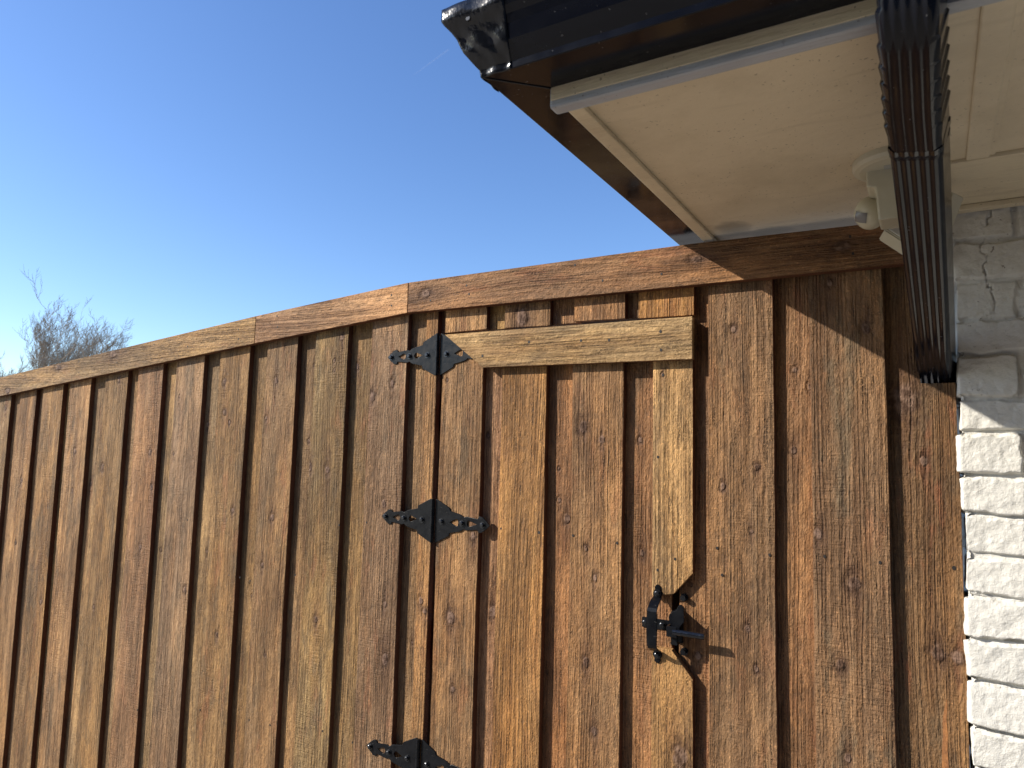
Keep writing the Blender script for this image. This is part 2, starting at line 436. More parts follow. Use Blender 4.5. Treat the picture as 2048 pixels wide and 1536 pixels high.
front = [((39.6, 795), (69.4, 820)), ((87.5, 780), (123.4, 820)), ((141, 765), (178, 820)), ((212, 750), (250.5, 820)), ((279, 730), (320.6, 820)),
         ((355, 715), (402, 820)), ((441.6, 700), (493, 820)), ((535, 690), (589, 820)), ((631, 680), (690, 820)), ((744, 665), (810, 820)), ((853, 650), (870, 820))]
fr = [(at(*a, 0).x, at(*b, 0).x) for a, b in front]
KN = {3: [(205, 935, .008)], 4: [(300, 905, .007)], 5: [(370, 1180, .008), (345, 790, .006)], 6: [(449, 764, .008), (449, 826, .0075), (466, 1020, .006)],
      7: [(553, 762, .008), (545, 1035, .008), (495, 1240, .01), (525, 1130, .006)], 8: [(685, 675, .007), (669, 722, .004), (620, 935, .008), (655, 940, .009), (632, 1240, .008)],
      9: [(745, 795, .010), (785, 767, .007), (768, 1008, .008), (770, 1210, .006), (770, 1320, .012), (705, 1198, .006)]}
xx = fr[0][0]; more = []
while xx > -6.0:
    more.append((xx-.205, xx-.07)); xx -= .205
allf = more[::-1]+fr
zref = 1.66
FH = {}
for i, (a, b) in enumerate(allf):
    k = i-len(more)
    tt = tone(1.0+.05*math.sin(i*2.1), rnd.uniform(-.4, .5))
    if k == 10: tt = (.40, .225, .10)
    st = (rnd.uniform(.35, .95), rnd.uniform(.05, .5), rnd.choice((.3, .8, 1.0)))
    o = board('board', fence, a, b, ZB, ztop(a), ztop(b), 0, TB, tt, st, KN.get(k, []), seed=100+i, nrand=2)
    FH[k] = o
for k, ns in {6: [(458, 1150), (480, 1155)], 7: [(500, 1162), (545, 1150), (498, 1440), (540, 1450)], 8: [(590, 1150), (678, 1050), (645, 1462)],
              9: [(733, 1045), (790, 1040), (705, 1485), (760, 1480)], 5: [(375, 1040), (400, 1420)], 4: [(275, 1420)]}.items():
    for px, py in ns: nail(FH[k], px, py, 0, .0015)
# backing boards behind the gaps
for i in range(len(allf)-1):
    a = allf[i][1]-.03; b = allf[i+1][0]+.03
    c = tone(.98, rnd.uniform(-.2, .4))
    board('backing_board', fence, a, b, ZB, ztop(a), ztop(b), TB, 2*TB, c, (rnd.uniform(.2, .7), rnd.uniform(0, .4), .5), seed=300+i)
# rails and posts behind the boards
RY = 2*TB
GX0 = at(877, 820, TB).x; GX1 = at(1350, 820, TB).x
for zr in (.35, 1.0, 1.62):
    plank('rail', fence, [(-6.0, zr-(.0 if zr < 1.2 else .25)), (GX0-.03, zr), (GX0-.03, zr+.088), (-6.0, zr+.088-(0 if zr < 1.2 else .25))], RY+.0005, RY+.038, tone(.7), horiz=True)
    if zr < 1.2:
        plank('rail', fence, [(GX1+.06, zr), (.03, zr), (.03, zr+.088), (GX1+.06, zr+.088)], RY+.0005, RY+.038, tone(.7), horiz=True)
for xp in (-5.9, -3.6):
    plank('post', fence, [(xp, 0), (xp+.088, 0), (xp+.088, 1.45), (xp, 1.45)], RY+.039, RY+.127, tone(.6), horiz=False)
plank('post', fence, [(GX0-.02, 0), (GX0-.108, 0), (GX0-.108, 1.86), (GX0-.02, 1.86)], RY+.039, RY+.127, tone(.6), horiz=False)
plank('post', fence, [(GX1+.015, 0), (GX1+.103, 0), (GX1+.103, 1.86), (GX1+.015, 1.86)], RY+.039, RY+.127, tone(.6), horiz=False)
plank('rail', fence, [(GX0-.02, 1.80), (XR, 1.80), (XR, 1.888), (GX0-.02, 1.888)], RY+.0005, RY+.038, tone(.7), horiz=True)
# header blocks above the gate
hb = [((890, 666), (973, 658), (.36, .22, .115), (.2, .5, .2), []), ((1009, 656), (1100, 651), (.29, .17, .085), (.5, .1, .2), [(1044, 636, .017)]),
      ((1148, 643), (1250, 637), (.32, .18, .09), (.3, .3, .2), []), ((1277, 637), (1388, 630), (.43, .23, .085), (.1, .35, .1), [])]
for i, (a, b, tt, st, kn) in enumerate(hb):
    pa = at(*a, 0); pb = at(*b, 0)
    o = plank('header_block', fence, [(pa.x, pa.z), (pb.x, pb.z), (pb.x, ztop(pb.x)), (pa.x, ztop(pa.x))], 0, TB, tt, st, kn, horiz=False)
hz = at(1055, 655, 0).z
for i, (a, b) in enumerate([((868, 650), (905, 650)), ((955, 650), (1018, 650)), ((1085, 650), (1160, 650)), ((1238, 640), (1290, 640))]):
    xa = at(*a, TB).x; xb = at(*b, TB).x
    plank('backing_board', fence, [(xa, hz+.004), (xb, hz+.004+.01*(xb-xa)), (xb, ztop(xb)), (xa, ztop(xa))], TB, 2*TB, tone(.95, .3), (.3, .3, .5), horiz=False)
# right of the gate
xg = at(1357, 1200, TB).x
o = board('backing_board', fence, xg, at(1416, 820, 0).x+.03, ZB, ztop(-.38), ztop(-.38), TB, 2*TB, (.23, .13, .07), (.25, .45, .9), [(1383, 1168, .002)], seed=501)
XR1 = (at(1416, 820, 0).x, at(1548, 820, 0).x); XR2 = (at(1619, 750, 0).x, at(1772.7, 820, 0).x)
o = board('board', fence, XR1[0], XR1[1], ZB, ztop(XR1[0]), ztop(XR1[1]), 0, TB, (.225, .135, .074), (.3, .3, .6),
      [(1468, 660, .005), (1514, 935, .006), (1446, 973, .0055), (1504, 1064, .004), (1495, 1258, .0055), (1513, 1339, .005)], seed=502, nrand=0)
for px, py in [(1434, 1096), (1539, 1110), (1444, 1150)]: nail(o, px, py, 0)
o = board('backing_board', fence, XR1[1]-.03, XR2[0]+.03, ZB, ztop(-.23), ztop(-.2), TB, 2*TB, (.27, .15, .078), (.2, .5, .4), [(1590, 740, .005), (1588, 900, .006)], seed=503)
o = board('board', fence, XR2[0], XR2[1], ZB, ztop(XR2[0]), ztop(XR2[1]), 0, TB, (.24, .145, .082), (1.0, .35, .8),
      [(1733, 658, .008), (1636, 1070, .009), (1708, 1167, .011), (1680, 1331, .008), (1696, 1517, .006), (1661, 565, .006)], seed=504, nrand=0)
for px, py in [(1649, 1113), (1760, 1125)]: nail(o, px, py, 0)
# last board, its top corner cut away for the downspout
x3 = XR2[1]-.03; x3r = at(1914, 820, TB).x; nz = at(1875, 766, TB).z
nl = at(1838, 700, TB)
zt3 = ztop(0)
def wav(z): return .0008*math.sin(z*23)+.0006*math.sin(z*61)
edge = [(x3r+wav(z), z) for z in np.linspace(ZB, nz, 18)]
pts = [(x3, ZB)]+edge+[(at(1842, 766, TB).x, nz), (at(1838, 745, TB).x, at(1838, 745, TB).z), (at(1834, 720, TB).x, at(1834, 720, TB).z), (at(1833, 690, TB).x, at(1833, 690, TB).z), (at(1832, 655, TB).x, at(1832, 655, TB).z), (at(1828, 600, TB).x, at(1828, 560, TB).z), (at(1828, 600, TB).x, zt3), (x3, zt3)]
o = plank('board', fence, pts, TB, 2*TB, (.235, .14, .072), (.7, .9, .5), [(1808, 799, .022), (1848, 922, .006), (1877, 1307, .011), (1917, 1316, .010)], horiz=False)
o['label'] = 'brown last board with its top corner cut away round the downspout'
for px, py in [(1908, 1136)]: nail(o, px, py, TB, .002)
def streak(board_, pts, col):
    bm = prism_bm([(at(x, y, TB).x, at(x, y, TB).z) for x, y in pts], TB-.0004, TB+.002, 0)
    link('bare_streak', bm_mesh(bm, 'bare_streak'), simple('bare_streak_wood', col, .7, 0, 300, .5, .002, ((col[0]*.5, col[1]*.5, col[2]*.6), 60)), board_)
streak(o, [(1884, 1536), (1884, 1500), (1886, 1470), (1885, 1440), (1889, 1418), (1893, 1398), (1895, 1412), (1893, 1440), (1896, 1470), (1895, 1500), (1898, 1536)], (.36, .15, .045))
streak(o, [(1917, 1408), (1918, 1385), (1921, 1368), (1927, 1366), (1925, 1385), (1921, 1405)], (.38, .19, .07))
0 and streak(o, [(1845, 905), (1848, 884), (1853, 868), (1855, 885), (1851, 905), (1847, 918)], (.30, .09, .04))
plank('gap_light_blocker', fence, [(at(1330, 820, RY).x, .05), (at(1386, 820, RY).x, .05), (at(1386, 820, RY).x, 1.79), (at(1330, 820, RY).x, 1.79)], RY+.0392, RY+.055, tone(.35), horiz=False)  # added dark strip behind the latch gap, stops light coming through
plank('gap_light_blocker', fence, [(GX0-.03, .05), (GX0+.05, .05), (GX0+.05, 1.79), (GX0-.03, 1.79)], RY+.0392, RY+.055, tone(.35), horiz=False)  # the same added light stop behind the hinge gap
# ================================================================= THE GATE
gate = thing('wooden_gate', 'narrow brown wooden gate with black hinges and a black latch', 'gate', ((GX0+GX1)/2, 0, 0))
gl = at(882, 820, 0).x
rt = lambda x, o=0: at(890, 668, -.018).z+(at(1385, 632, -.018).z-at(890, 668, -.018).z)*(x-at(890, 668, -.018).x)/(at(1385, 632, -.018).x-at(890, 668, -.018).x)+o
GT = rt(-.7, -.004)
GB = .06
G = [((gl, at(964, 820, 0).x), (.33, .195, .098), (.8, .35, .3), [(903, 1237, .013), (946, 1072, .009), (895, 760, .003), (905, 1380, .006)]),
     ((at(1003.7, 771, 0).x, at(1092, 820, 0).x), (.335, .185, .075), (.15, .15, .1), []),
     ((at(1144, 771, 0).x, at(1246, 820, 0).x), (.32, .19, .098), (.3, .35, .3), [(1166, 855, .011), (1204, 880, .008), (1172, 1098, .006), (1190, 1157, .006), (1172, 1324, .008), (1188, 1461, .007)])]
GO = []
for i, ((a, b), tt, st, kn) in enumerate(G):
    GO.append(board('board', gate, a, b, GB, GT, GT, 0, TB, tt, st, kn, seed=600+i, nrand=0))
for px, py in [(1146, 1071), (1234, 1086), (1002, 1057)]: nail(GO[2], px, py, 0)
nail(GO[1], 1078, 1065, 0, .002)
gaps = [(GX0+.004, G[0][0][0]+.02), (G[0][0][1]-.03, G[1][0][0]+.03), (G[1][0][1]-.03, G[2][0][0]+.03), (G[2][0][1]-.03, at(1345, 1240, TB).x)]
gb_t = [tone(.8), (.40, .23, .13), (.28, .145, .07), (.31, .165, .08)]
gb_k = [[], [(977, 870, .004), (985, 1225, .011)], [(1134, 1039, .008), (1120, 1000, .004)], [(1285, 1107, .006), (1280, 880, .005)]]
for i, (a, b) in enumerate(gaps):
    if i == 0: continue
    board('backing_board', gate, a, b, GB, GT-.002, GT-.002, TB, 2*TB, gb_t[i], ((.1, .2, .5)[i-1], (.2, .5, .3)[i-1], (.2, .2, 1)[i-1]), gb_k[i], seed=700+i, nrand=1)
# the closing stile, interrupted where the latch sits
sx0 = at(1306, 771, 0).x; sx1 = at(1385.5, 820, 0).x
pu = at(1390, 1147, 0); pv = at(1347, 1188, 0); pw = at(1306, 1192, 0)
o = plank('stile', gate, [(sx0, pw.z), (pv.x, pv.z), (sx1, pu.z), (sx1, GT), (sx0, GT)], 0, TB, (.385, .25, .128), (.2, .1, .1), [(1326, 750, .003)], horiz=False)
for px, py in [(1316, 914), (1326, 750), (1315, 1140), (1350, 1118)]: nail(o, px, py, 0, .0016)
a = at(1300, 1293, 0); b = at(1343, 1300, 0); c = at(1384, 1359, 0)
o = plank('stile', gate, [(sx0, GB), (sx1, GB), (sx1, c.z), (b.x, b.z), (sx0, a.z)], 0, TB, (.38, .24, .115), (.2, .3, .1), [(1360, 1515, .016)], horiz=False)
# splinter of bare orange wood
bm = prism_bm([(at(x, y, 0).x, at(x, y, 0).z) for x, y in ((1021, 1478), (1025, 1478), (1030, 1524), (1024, 1526))], -.0006, .002, 0)
link('splinter', bm_mesh(bm, 'splinter'), simple('bare_wood', (.55, .27, .08), .7), GO[1])
# top rail of the gate
RYF = -.018
q = lambda x, y: (at(x, y, RYF).x, at(x, y, RYF).z)
o = plank('top_rail', gate, [q(965, 735), q(1384.5, 718), q(1384.5, 632.5), q(889, 669)], RYF, -.0024, (.40, .272, .142), (.45, .1, .15), [])
for px, py in [(1058, 684), (1162, 681), (1218, 680), (1321, 663), (1322, 700), (965, 712)]: nail(o, px, py, RYF, .0018)
# frame on the back of the gate
for zr in (.3, 1.0, 1.56):
    plank('frame_rail', gate, [(GX0+.01, zr), (GX1-.02, zr), (GX1-.02, zr+.088), (GX0+.01, zr+.088)], RY+.0005, RY+.038, tone(.6))
plank('post', fence, [(x3r-.04, 0), (XB_-.001, 0), (XB_-.001, nz-.012), (x3r-.04, nz-.012)], RY+.0005, RY+.07, tone(.4), horiz=False)  # added dark board, keeps sky light out of the gap beside the brick
plank('post', fence, [(at(1872, 720, .34).x, 0), (XB_-.001, 0), (XB_-.001, 1.93), (at(1872, 720, .34).x, 1.93)], .34, .42, tone(.3), horiz=False)  # added dark upright behind the downspout, covers the bright sliver of sky
# ---- hinges
def curve_plate(outline, holes, th, r=None):
    cu = bpy.data.curves.new('plate', 'CURVE'); cu.dimensions = '2D'; cu.fill_mode = 'BOTH'; cu.extrude = th/2
    cu.bevel_depth = .0004; cu.bevel_resolution = 1; cu.offset = -.0004
    for pl in [outline]+holes:
        s = cu.splines.new('POLY'); s.points.add(len(pl)-1); s.use_cyclic_u = True
        for i, (a, b) in enumerate(pl): s.points[i].co = (a, b, 0, 1)
    o = bpy.data.objects.new('tmp', cu); COL.objects.link(o)
    me = bpy.data.meshes.new_from_object(o); bpy.data.objects.remove(o); bpy.data.curves.remove(cu)
    me.transform(Matrix.Rotation(PI/2, 4, 'X'))     # (x, y) -> (x, z)
    return me
half = [(-.166, 0), (-.156, .009), (-.143, .0185), (-.134, .0185), (-.131, .0125), (-.098, .0165), (-.094, .0145), (-.090, .0145), (-.087, .0175), (-.080, .0205), (-.050, .0265), (-.048, .034), (-.011, .052), (-.0065, .052)]
outl = half+[(x, -z) for x, z in half[::-1]][:-1]
hol = [[(-.129, 0), (-.112, .0075), (-.107, .0065), (-.104, 0), (-.107, -.0065), (-.112, -.0075)],
       [(-.050, 0), (-.068, .0075), (-.073, .0065), (-.077, 0), (-.073, -.0065), (-.068, -.0075)]]
leafL = curve_plate(outl, hol, .0022)
hol2 = [[(-x, z) for x, z in h] for h in hol]
leafR = curve_plate([(-x, z) for x, z in outl], [[(.129, 0), (.107, .0075), (.103, .0065), (.101, 0), (.103, -.0065), (.107, -.0075)], [(.050, 0), (.069, .0085), (.074, .0075), (.076, 0), (.074, -.0075), (.069, -.0085)]], .0022)
bm = bmesh.new()
for k in range(5):
    z0 = -.0525+k*.021; cyl(bm, (0, -.006, z0+.0006), (0, -.006, z0+.0204), .0052, 18)
cyl(bm, (0, -.006, -.053), (0, -.006, .053), .0036, 12)
barrel = bm_mesh(bm, 'barrel')
bm = bmesh.new()
cyl(bm, (0, 0, 0), (0, -.0016, 0), .0078, 20); cyl(bm, (0, -.0016, 0), (0, -.0058, 0), .0056, 6); cyl(bm, (0, -.0058, 0), (0, -.0068, 0), .0050, 12, .0035)
screwm = bm_mesh(bm, 'screw')
for me in (leafL, leafR, barrel): me.materials.append(HARD)
screwm.materials.append(BOLT)
def sub(name, me, parent, loc, rot=None):
    o = bpy.data.objects.new(name, me); COL.objects.link(o); o.parent = parent; o.location = loc
    if rot: o.rotation_euler = rot
    return o
def hinge(c, labels, right=1):
    h = bpy.data.objects.new('hinge', None); COL.objects.link(h); h.empty_display_size = .05
    h.parent = gate; h.location = Vector(c)-gate.location; h['label'] = labels
    sub('leaf', leafL, h, (0, -.0013, 0)); sub('leaf', leafR, h, (0, -.0013, 0)); sub('barrel', barrel, h, (0, 0, 0))
    for x in (-.153, -.092, -.034): sub('screw', screwm, h, (x, -.0024, 0), (0, rnd.uniform(0, 1), 0))
    for x in ((.026,) if right == 0 else (.026, .0865, .146)): sub('screw', screwm, h, (x, -.0024, 0), (0, rnd.uniform(0, 1), 0))
hinge((at(877.5, 709, 0).x, -.0002, at(877.5, 709, 0).z), 'black hinge half covered by the top rail', 0)
hinge((at(867.5, 1041, 0).x, -.0002, at(867.5, 1041, 0).z), 'black hinge in the middle of the gate edge')
hz3 = at(840, 1477, 0); hinge((hz3.x, -.0002, hz3.z-.052), 'black hinge at the bottom, cut by the picture edge')
# ---- pull handle
hx = at(1316, 1190, 0).x
zt_, zb_ = at(1317, 1186, 0).z, at(1315, 1309, 0).z
def strap(path, w, th):
    """ribbon with width along x following (y, z, x-half-width) points"""
    bm = bmesh.new(); R_ = []
    for i, (y, z, hw) in enumerate(path):
        a = path[max(0, i-1)]; b = path[min(len(path)-1, i+1)]
        t = Vector((0, b[0]-a[0], b[1]-a[1])).normalized(); nrm = Vector((0, -t.z, t.y))
        if nrm.y > 0: nrm = -nrm
        R_.append([bm.verts.new(Vector((sx*hw, y, z))+nrm*(th if o_ else 0)) for sx, o_ in ((-1, 0), (-1, 1), (1, 1), (1, 0))])
    for i in range(len(R_)-1):
        for j in range(4): bm.faces.new((R_[i][j], R_[i][(j+1) % 4], R_[i+1][(j+1) % 4], R_[i+1][j]))
    bm.faces.new(R_[0][::-1]); bm.faces.new(R_[-1])
    bmesh.ops.recalc_face_normals(bm, faces=bm.faces[:])
    bmesh.ops.bevel(bm, geom=[e for e in bm.edges if abs(e.calc_face_angle(0)) > 1], offset=.0006, segments=2, affect='EDGES')
    return bm
hh = .0098
path = [(-.0005, zt_+.017, .002), (-.0005, zt_+.012, .0065), (-.0005, zt_+.007, .0055), (-.0005, zt_+.001, .0095), (-.0005, zt_-.004, .0095), (-.001, zt_-.007, .0075), (-.003, zt_-.009, .009), (-.016, zt_-.014, hh), (-.031, zt_-.026, hh), (-.034, zt_-.031, hh), (-.035, zt_-.045, hh+.001), (-.035, zb_+.045, hh+.001),
        (-.034, zb_+.026, hh), (-.031, zb_+.021, hh), (-.016, zb_+.013, hh), (-.003, zb_+.009, .009), (-.001, zb_+.006, .0075), (-.0005, zb_+.003, .0095), (-.0005, zb_-.002, .0095), (-.0005, zb_-.007, .0055), (-.0005, zb_-.012, .0065), (-.0005, zb_-.016, .002)]
hd = link('pull_handle', bm_mesh(strap(path, 0, .0025), 'pull_handle'), HARD, gate, Matrix.Translation((hx, 0, 0)))
for z in (zt_, zb_):
    o = bpy.data.objects.new('bolt', screwm); COL.objects.link(o); o.parent = hd; o.location = (0, -.003, z)
# ---- latch bar on the gate: plate with two bolts, and a rod that reaches over to the fence
YP = TB
lat = bpy.data.objects.new('latch', None); COL.objects.link(lat); lat.empty_display_size = .05
lc = at(1326, 1249, YP); lat.parent = gate; lat.location = lc-gate.location; lat['label'] = 'black latch with a bar reaching over to the fence'
lw = lc
x0 = at(1285, 1249, YP).x-lw.x; x1 = at(1352, 1250, YP).x-lw.x; zc = 0
bm = prism_bm([(x0, -.010), (x1, -.010), (x1, .010), (x0, .010)], -.003, 0, .0006)
o = sub('plate', bm_mesh(bm, 'plate'), lat, (0, 0, 0)); o.data.materials.append(HARD)
for px in (1292, 1326):
    sub('bolt', screwm, lat, (at(px, 1249, YP).x-lw.x, -.003, 0))
# arm that lifts off the plate and carries the rod
YR = -.030
xr0 = at(1350, 1250, YR).x-lw.x; xr1 = at(1408, 1251, YR).x-lw.x
bm = bmesh.new()
cyl(bm, (xr0-.004, YR-YP, 0), (xr1, YR-YP, 0), .0058, 24)
cyl(bm, (xr1, YR-YP, 0), (xr1+.0012, YR-YP, 0), .0058, 24, .0046)
o = sub('rod', bm_mesh(bm, 'rod'), lat, (0, 0, 0)); o.data.shade_auto_smooth() if hasattr(o.data, 'shade_auto_smooth') else None; o.data.materials.append(CRUMP)
bm = bmesh.new(); add_box(bm, x1-.004, x1, YR-YP, -.001, -.010, .010)
add_box(bm, x1-.004, xr0+.004, YR-YP-.003, YR-YP, -.010, .010)
bmesh.ops.bevel(bm, geom=bm.edges[:], offset=.0006, segments=1, affect='EDGES')
o = sub('bracket', bm_mesh(bm, 'bracket'), lat, (0, 0, 0)); o.data.materials.append(HARD)
# catch fixed on the fence
cat_ = bpy.data.objects.new('latch_catch', None); COL.objects.link(cat_); cat_.parent = fence
cw = at(1361, 1250, TB); cat_.location = cw-fence.location; cat_['label'] = 'black latch catch with rounded swinging arms'
def rel(px, py, y): p = at(px, py, y); return (p.x-cw.x, p.z-cw.z)
bm = prism_bm([rel(1356, 1214, TB), rel(1367, 1214, TB), rel(1367, 1286, TB), rel(1356, 1286, TB)], -.0035, -.0002, .0006)
o = sub('back_plate', bm_mesh(bm, 'back_plate'), cat_, (0, 0, 0))
# only the middle of the plate is wide: narrow strips above and below stay wood coloured in the photo
o.data.materials.append(HARD)
YA = -.022
def lobe(pts, y):
    bm = prism_bm([rel(a, b, y) for a, b in pts], y-TB, y-TB+.003, .0007)
    o = sub('catch_arm', bm_mesh(bm, 'catch_arm'), cat_, (0, 0, 0)); o.data.materials.append(HARD)
lobe([(1337, 1234), (1339, 1228), (1344, 1224), (1352, 1221), (1356, 1213), (1361, 1209), (1367, 1214), (1368, 1244), (1361, 1252), (1357, 1262), (1351, 1264), (1345, 1258), (1339, 1246)], YA)
lobe([(1355, 1258), (1362, 1256), (1365, 1266), (1364, 1282), (1359, 1285), (1354, 1280), (1352, 1270)], YA+.004)
bm = bmesh.new()
def bx2(p0, p1, ya, yb):
    a = rel(*p0, yb); b = rel(*p1, yb); add_box(bm, a[0], b[0], ya-TB, yb-TB, b[1], a[1])
bx2((1353, 1216), (1366, 1284), -.020, TB)
bmesh.ops.bevel(bm, geom=bm.edges[:], offset=.0012, segments=2, affect='EDGES')
o = sub('catch_housing', bm_mesh(bm, 'catch_housing'), cat_, (0, 0, 0)); o.data.materials.append(HARD)
for px, py in ((1366, 1196), (1366, 1305)):
    bm = bmesh.new(); a = rel(px, py, TB-.01); cyl(bm, (a[0], 0, a[1]), (a[0], -.012, a[1]), .0058, 6); cyl(bm, (a[0], -.003, a[1]), (a[0], 0, a[1]), .0075, 16)
    o = sub('bolt', bm_mesh(bm, 'bolt'), cat_, (0, 0, 0)); o.data.materials.append(BOLT)
# ================================================================= THE HOUSE
ZW = CAM.z
house = thing('brick_house', 'corner of a white painted brick house with cream eaves and a black gutter', 'house', (.6, .1, 0))
YW = .004                      # brick face
XB = at(1914, 800, YW).x-.001
def brick_wall():
    zj = [at(1930, yy, YW).z for yy in (562, 640, 710, 798, 866, 949, 1030, 1111, 1189, 1278, 1363.5, 1452, 1536)]
    zj = sorted(zj)
    while zj[0] > .0: zj.insert(0, zj[0]-.0705)
    while zj[-1] < 1.99: zj.append(zj[-1]+.07)
    zj = np.array(zj)
    s = np.concatenate([np.linspace(-.35, -.03, 20), np.arange(-.028, .135, .0016), np.linspace(.137, 1.4, 120)])
    z = np.concatenate([np.linspace(-.02, .85, 110), np.arange(.852, 1.965, .0018)])
    Sg, Zg = np.meshgrid(s, z)
    rs = np.random.RandomState(5)
    def vnoise(X, Y, seed):
        r = np.random.RandomState(seed); T = r.rand(256, 256)
        xi = np.floor(X).astype(int); yi = np.floor(Y).astype(int); fx = X-xi; fy = Y-yi
        fx = fx*fx*(3-2*fx); fy = fy*fy*(3-2*fy)
        g = lambda a, b: T[a % 256, b % 256]
        return (g(xi, yi)*(1-fx)+g(xi+1, yi)*fx)*(1-fy)+(g(xi, yi+1)*(1-fx)+g(xi+1, yi+1)*fx)*fy
    fb = lambda k, seed, o=3: sum((vnoise(Sg*k*2**i, Zg*k*2**i, seed+i)-.5)/2**i for i in range(o))
    zz = Zg+fb(14, 3, 2)*.007
    row = np.clip(np.searchsorted(zj, zz)-1, 0, len(zj)-2)
    z0 = zj[row]; z1 = zj[row+1]
    # joints: bricks 200 mm long, the corner brick of every other course a header
    off = np.where(row % 2 == 0, .094, .196)
    u = np.where(Sg > 0, Sg+fb(20, 8, 2)*.006, -Sg)
    wd = np.where(Sg > 0, .205, .205)
    first = u < off
    ul = np.where(first, 0-.05*0, off+np.floor((u-off)/wd)*wd); ur = np.where(first, off, ul+wd)
    jit = rs.rand(len(zj))*.6+.7
    jz = .0032*jit[row]
    dz = np.minimum(zz-z0, z1-zz)-jz
    dx = np.minimum(np.where(first, .05, u-ul), ur-u)-.0045
    dd = np.minimum(dz, dx)+fb(55, 21, 4)*.0050
    face = np.clip(dd/.0026, 0, 1); face = face*face*(3-2*face)
    prot = (rs.rand(len(zj), 64)-.35)*.008
    bi = np.where(first, 0, 1+np.floor((u-off)/.205)).astype(int) % 64
    tilt = ((rs.rand(len(zj), 64)-.5)[row, bi]*(zz-(z0+z1)/2)/.035*.0035+(rs.rand(len(zj), 64)-.5)[row, bi]*np.clip((u-ul-.05)/.05, -1, 1)*.003)
    smooth = np.clip((Zg-1.60)/.1, 0, 1)                 # thick paint fills the joints higher up
    depth = .0055*(1-.45*smooth)
    h = face*(depth+prot[row, bi])+fb(60, 31, 4)*.0022+fb(9, 41, 2)*.004+tilt
    # shadows under bricks: sloping mortar, open joints at the brick bottoms
    openj = np.exp(-((zz-z0-.003)/.0022)**2)*np.clip(fb(11, 77, 2)*3+.25, 0, 1)*(.004+.010*(1-smooth))
    h -= openj
    # open head joints
    hj = np.exp(-((u-off)/.004)**2)*np.clip(fb(16, 99, 2)*4-.2, 0, 1)*.009
    h -= hj
    # long crack in the upper left
    cr = np.exp(-((Sg-(.052+.006*np.sin(Zg*40)+fb(60, 55, 4)*.012))/.0007)**2)*np.clip((Zg-1.74)/.03, 0, 1)*.005*np.clip(fb(40, 5, 2)*5+.8, 0, 1)
    h -= cr
    h = h-.009
    r = .007
    rowx = (rs.rand(len(zj))-.5)*.006
    edge = rowx[row]*np.exp(-np.abs(Sg)/.03)
    # base curve: side face (s<0) goes back in +y, front face (s>0) goes +x
    th = np.clip((Sg+r)/(2*r), 0, 1)*PI/2
    nx = -np.cos(th); ny = -np.sin(th)
    bx_ = np.where(Sg < -r, 0, np.where(Sg > r, Sg, r*(1-np.cos(th))))
    by_ = np.where(Sg < -r, -Sg, np.where(Sg > r, 0, r*(1-np.sin(th))))
    X = XB+bx_+nx*h-edge*np.abs(nx); Y = YW+by_+ny*h; Zc = Zg
    nS = len(s); nZ = len(z)
    V = np.stack([X, Y, Zc], -1).reshape(-1, 3)
    idx = np.arange(nS*nZ).reshape(nZ, nS)
    Fc = np.stack([idx[:-1, :-1], idx[:-1, 1:], idx[1:, 1:], idx[1:, :-1]], -1).reshape(-1, 4)
    me = bpy.data.meshes.new('brick_wall')
    me.vertices.add(len(V)); me.vertices.foreach_set('co', V.ravel())
    me.loops.add(Fc.size); me.loops.foreach_set('vertex_index', Fc.ravel())
    me.polygons.add(len(Fc)); me.polygons.foreach_set('loop_start', np.arange(0, Fc.size, 4)); me.polygons.foreach_set('loop_total', np.full(len(Fc), 4))
    me.update(); me.validate()
    me.shade_smooth()
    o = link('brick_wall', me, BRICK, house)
    box('wall_core', (XB+.012, XB+1.39, YW+.012, YW+.35, 0, 1.96), BRICK, house, 0)
brick_wall()
ZS = ZW+.446                    # soffit height
YF = CAM.y+.727                 # fascia face
XF = -.392                      # side fascia face
ZG = ZW+.449                    # gutter bottom
house_end = 1.6
# soffit panels
box('soffit_panel', (XF+.02, .058, YF+.02, .62, ZS, ZS+.012), CREAM, house, 0)
box('soffit_panel', (.0805, house_end, YF+.02, at(1900, 302, 0).y-.2, ZS+.001, ZS+.013), CREAM, house, 0)
YL0 = atz(1930, 311, ZS+.004).y
# batten over the seam, frieze boards
box('seam_batten', (.051, .0805, YF+.035, YL0+.004, ZS-.004, ZS+.011), CREAM, house, .0025)
box('seam_batten', (.079, .087, YF+.035, YL0+.004, ZS-.0015, ZS+.012), CREAM, house, .001)
box('frieze_board', (XB+.006 -.09, house_end, YL0, YW-.004, ZS-.006, ZS+.02), CREAMG, house, .003)
box('frieze_lip', (XB+.002, house_end, YW-.022, YW-.003, ZS-.016, ZS-.0065), CREAMG, house, .002)
# trim strip along the left side of the soffit
box('soffit_trim', (XF, XF+.022, YF+.024, .62, ZS-.008, ZS-.0005), CREAMG, house, .002)
# fascias
box('fascia', (XF-.004, house_end, YF, YF+.021, ZW+.424, ZW+.525), GREYP, house, .004)
box('fascia', (XF-.003, XF+.018, YF+.022, .62, ZS-.004, ZW+.525), CREAMG, house, .002)
bm = prism_bm([(XF-.001, ZW+.433), (house_end-.001, ZW+.433), (house_end-.001, ZW+.51), (XF-.001, ZW+.51)], YF-.002, YF+.001, .0006)
link('fascia_paint_band', bm_mesh(bm, 'fascia_paint_band'), CREAMG, house)
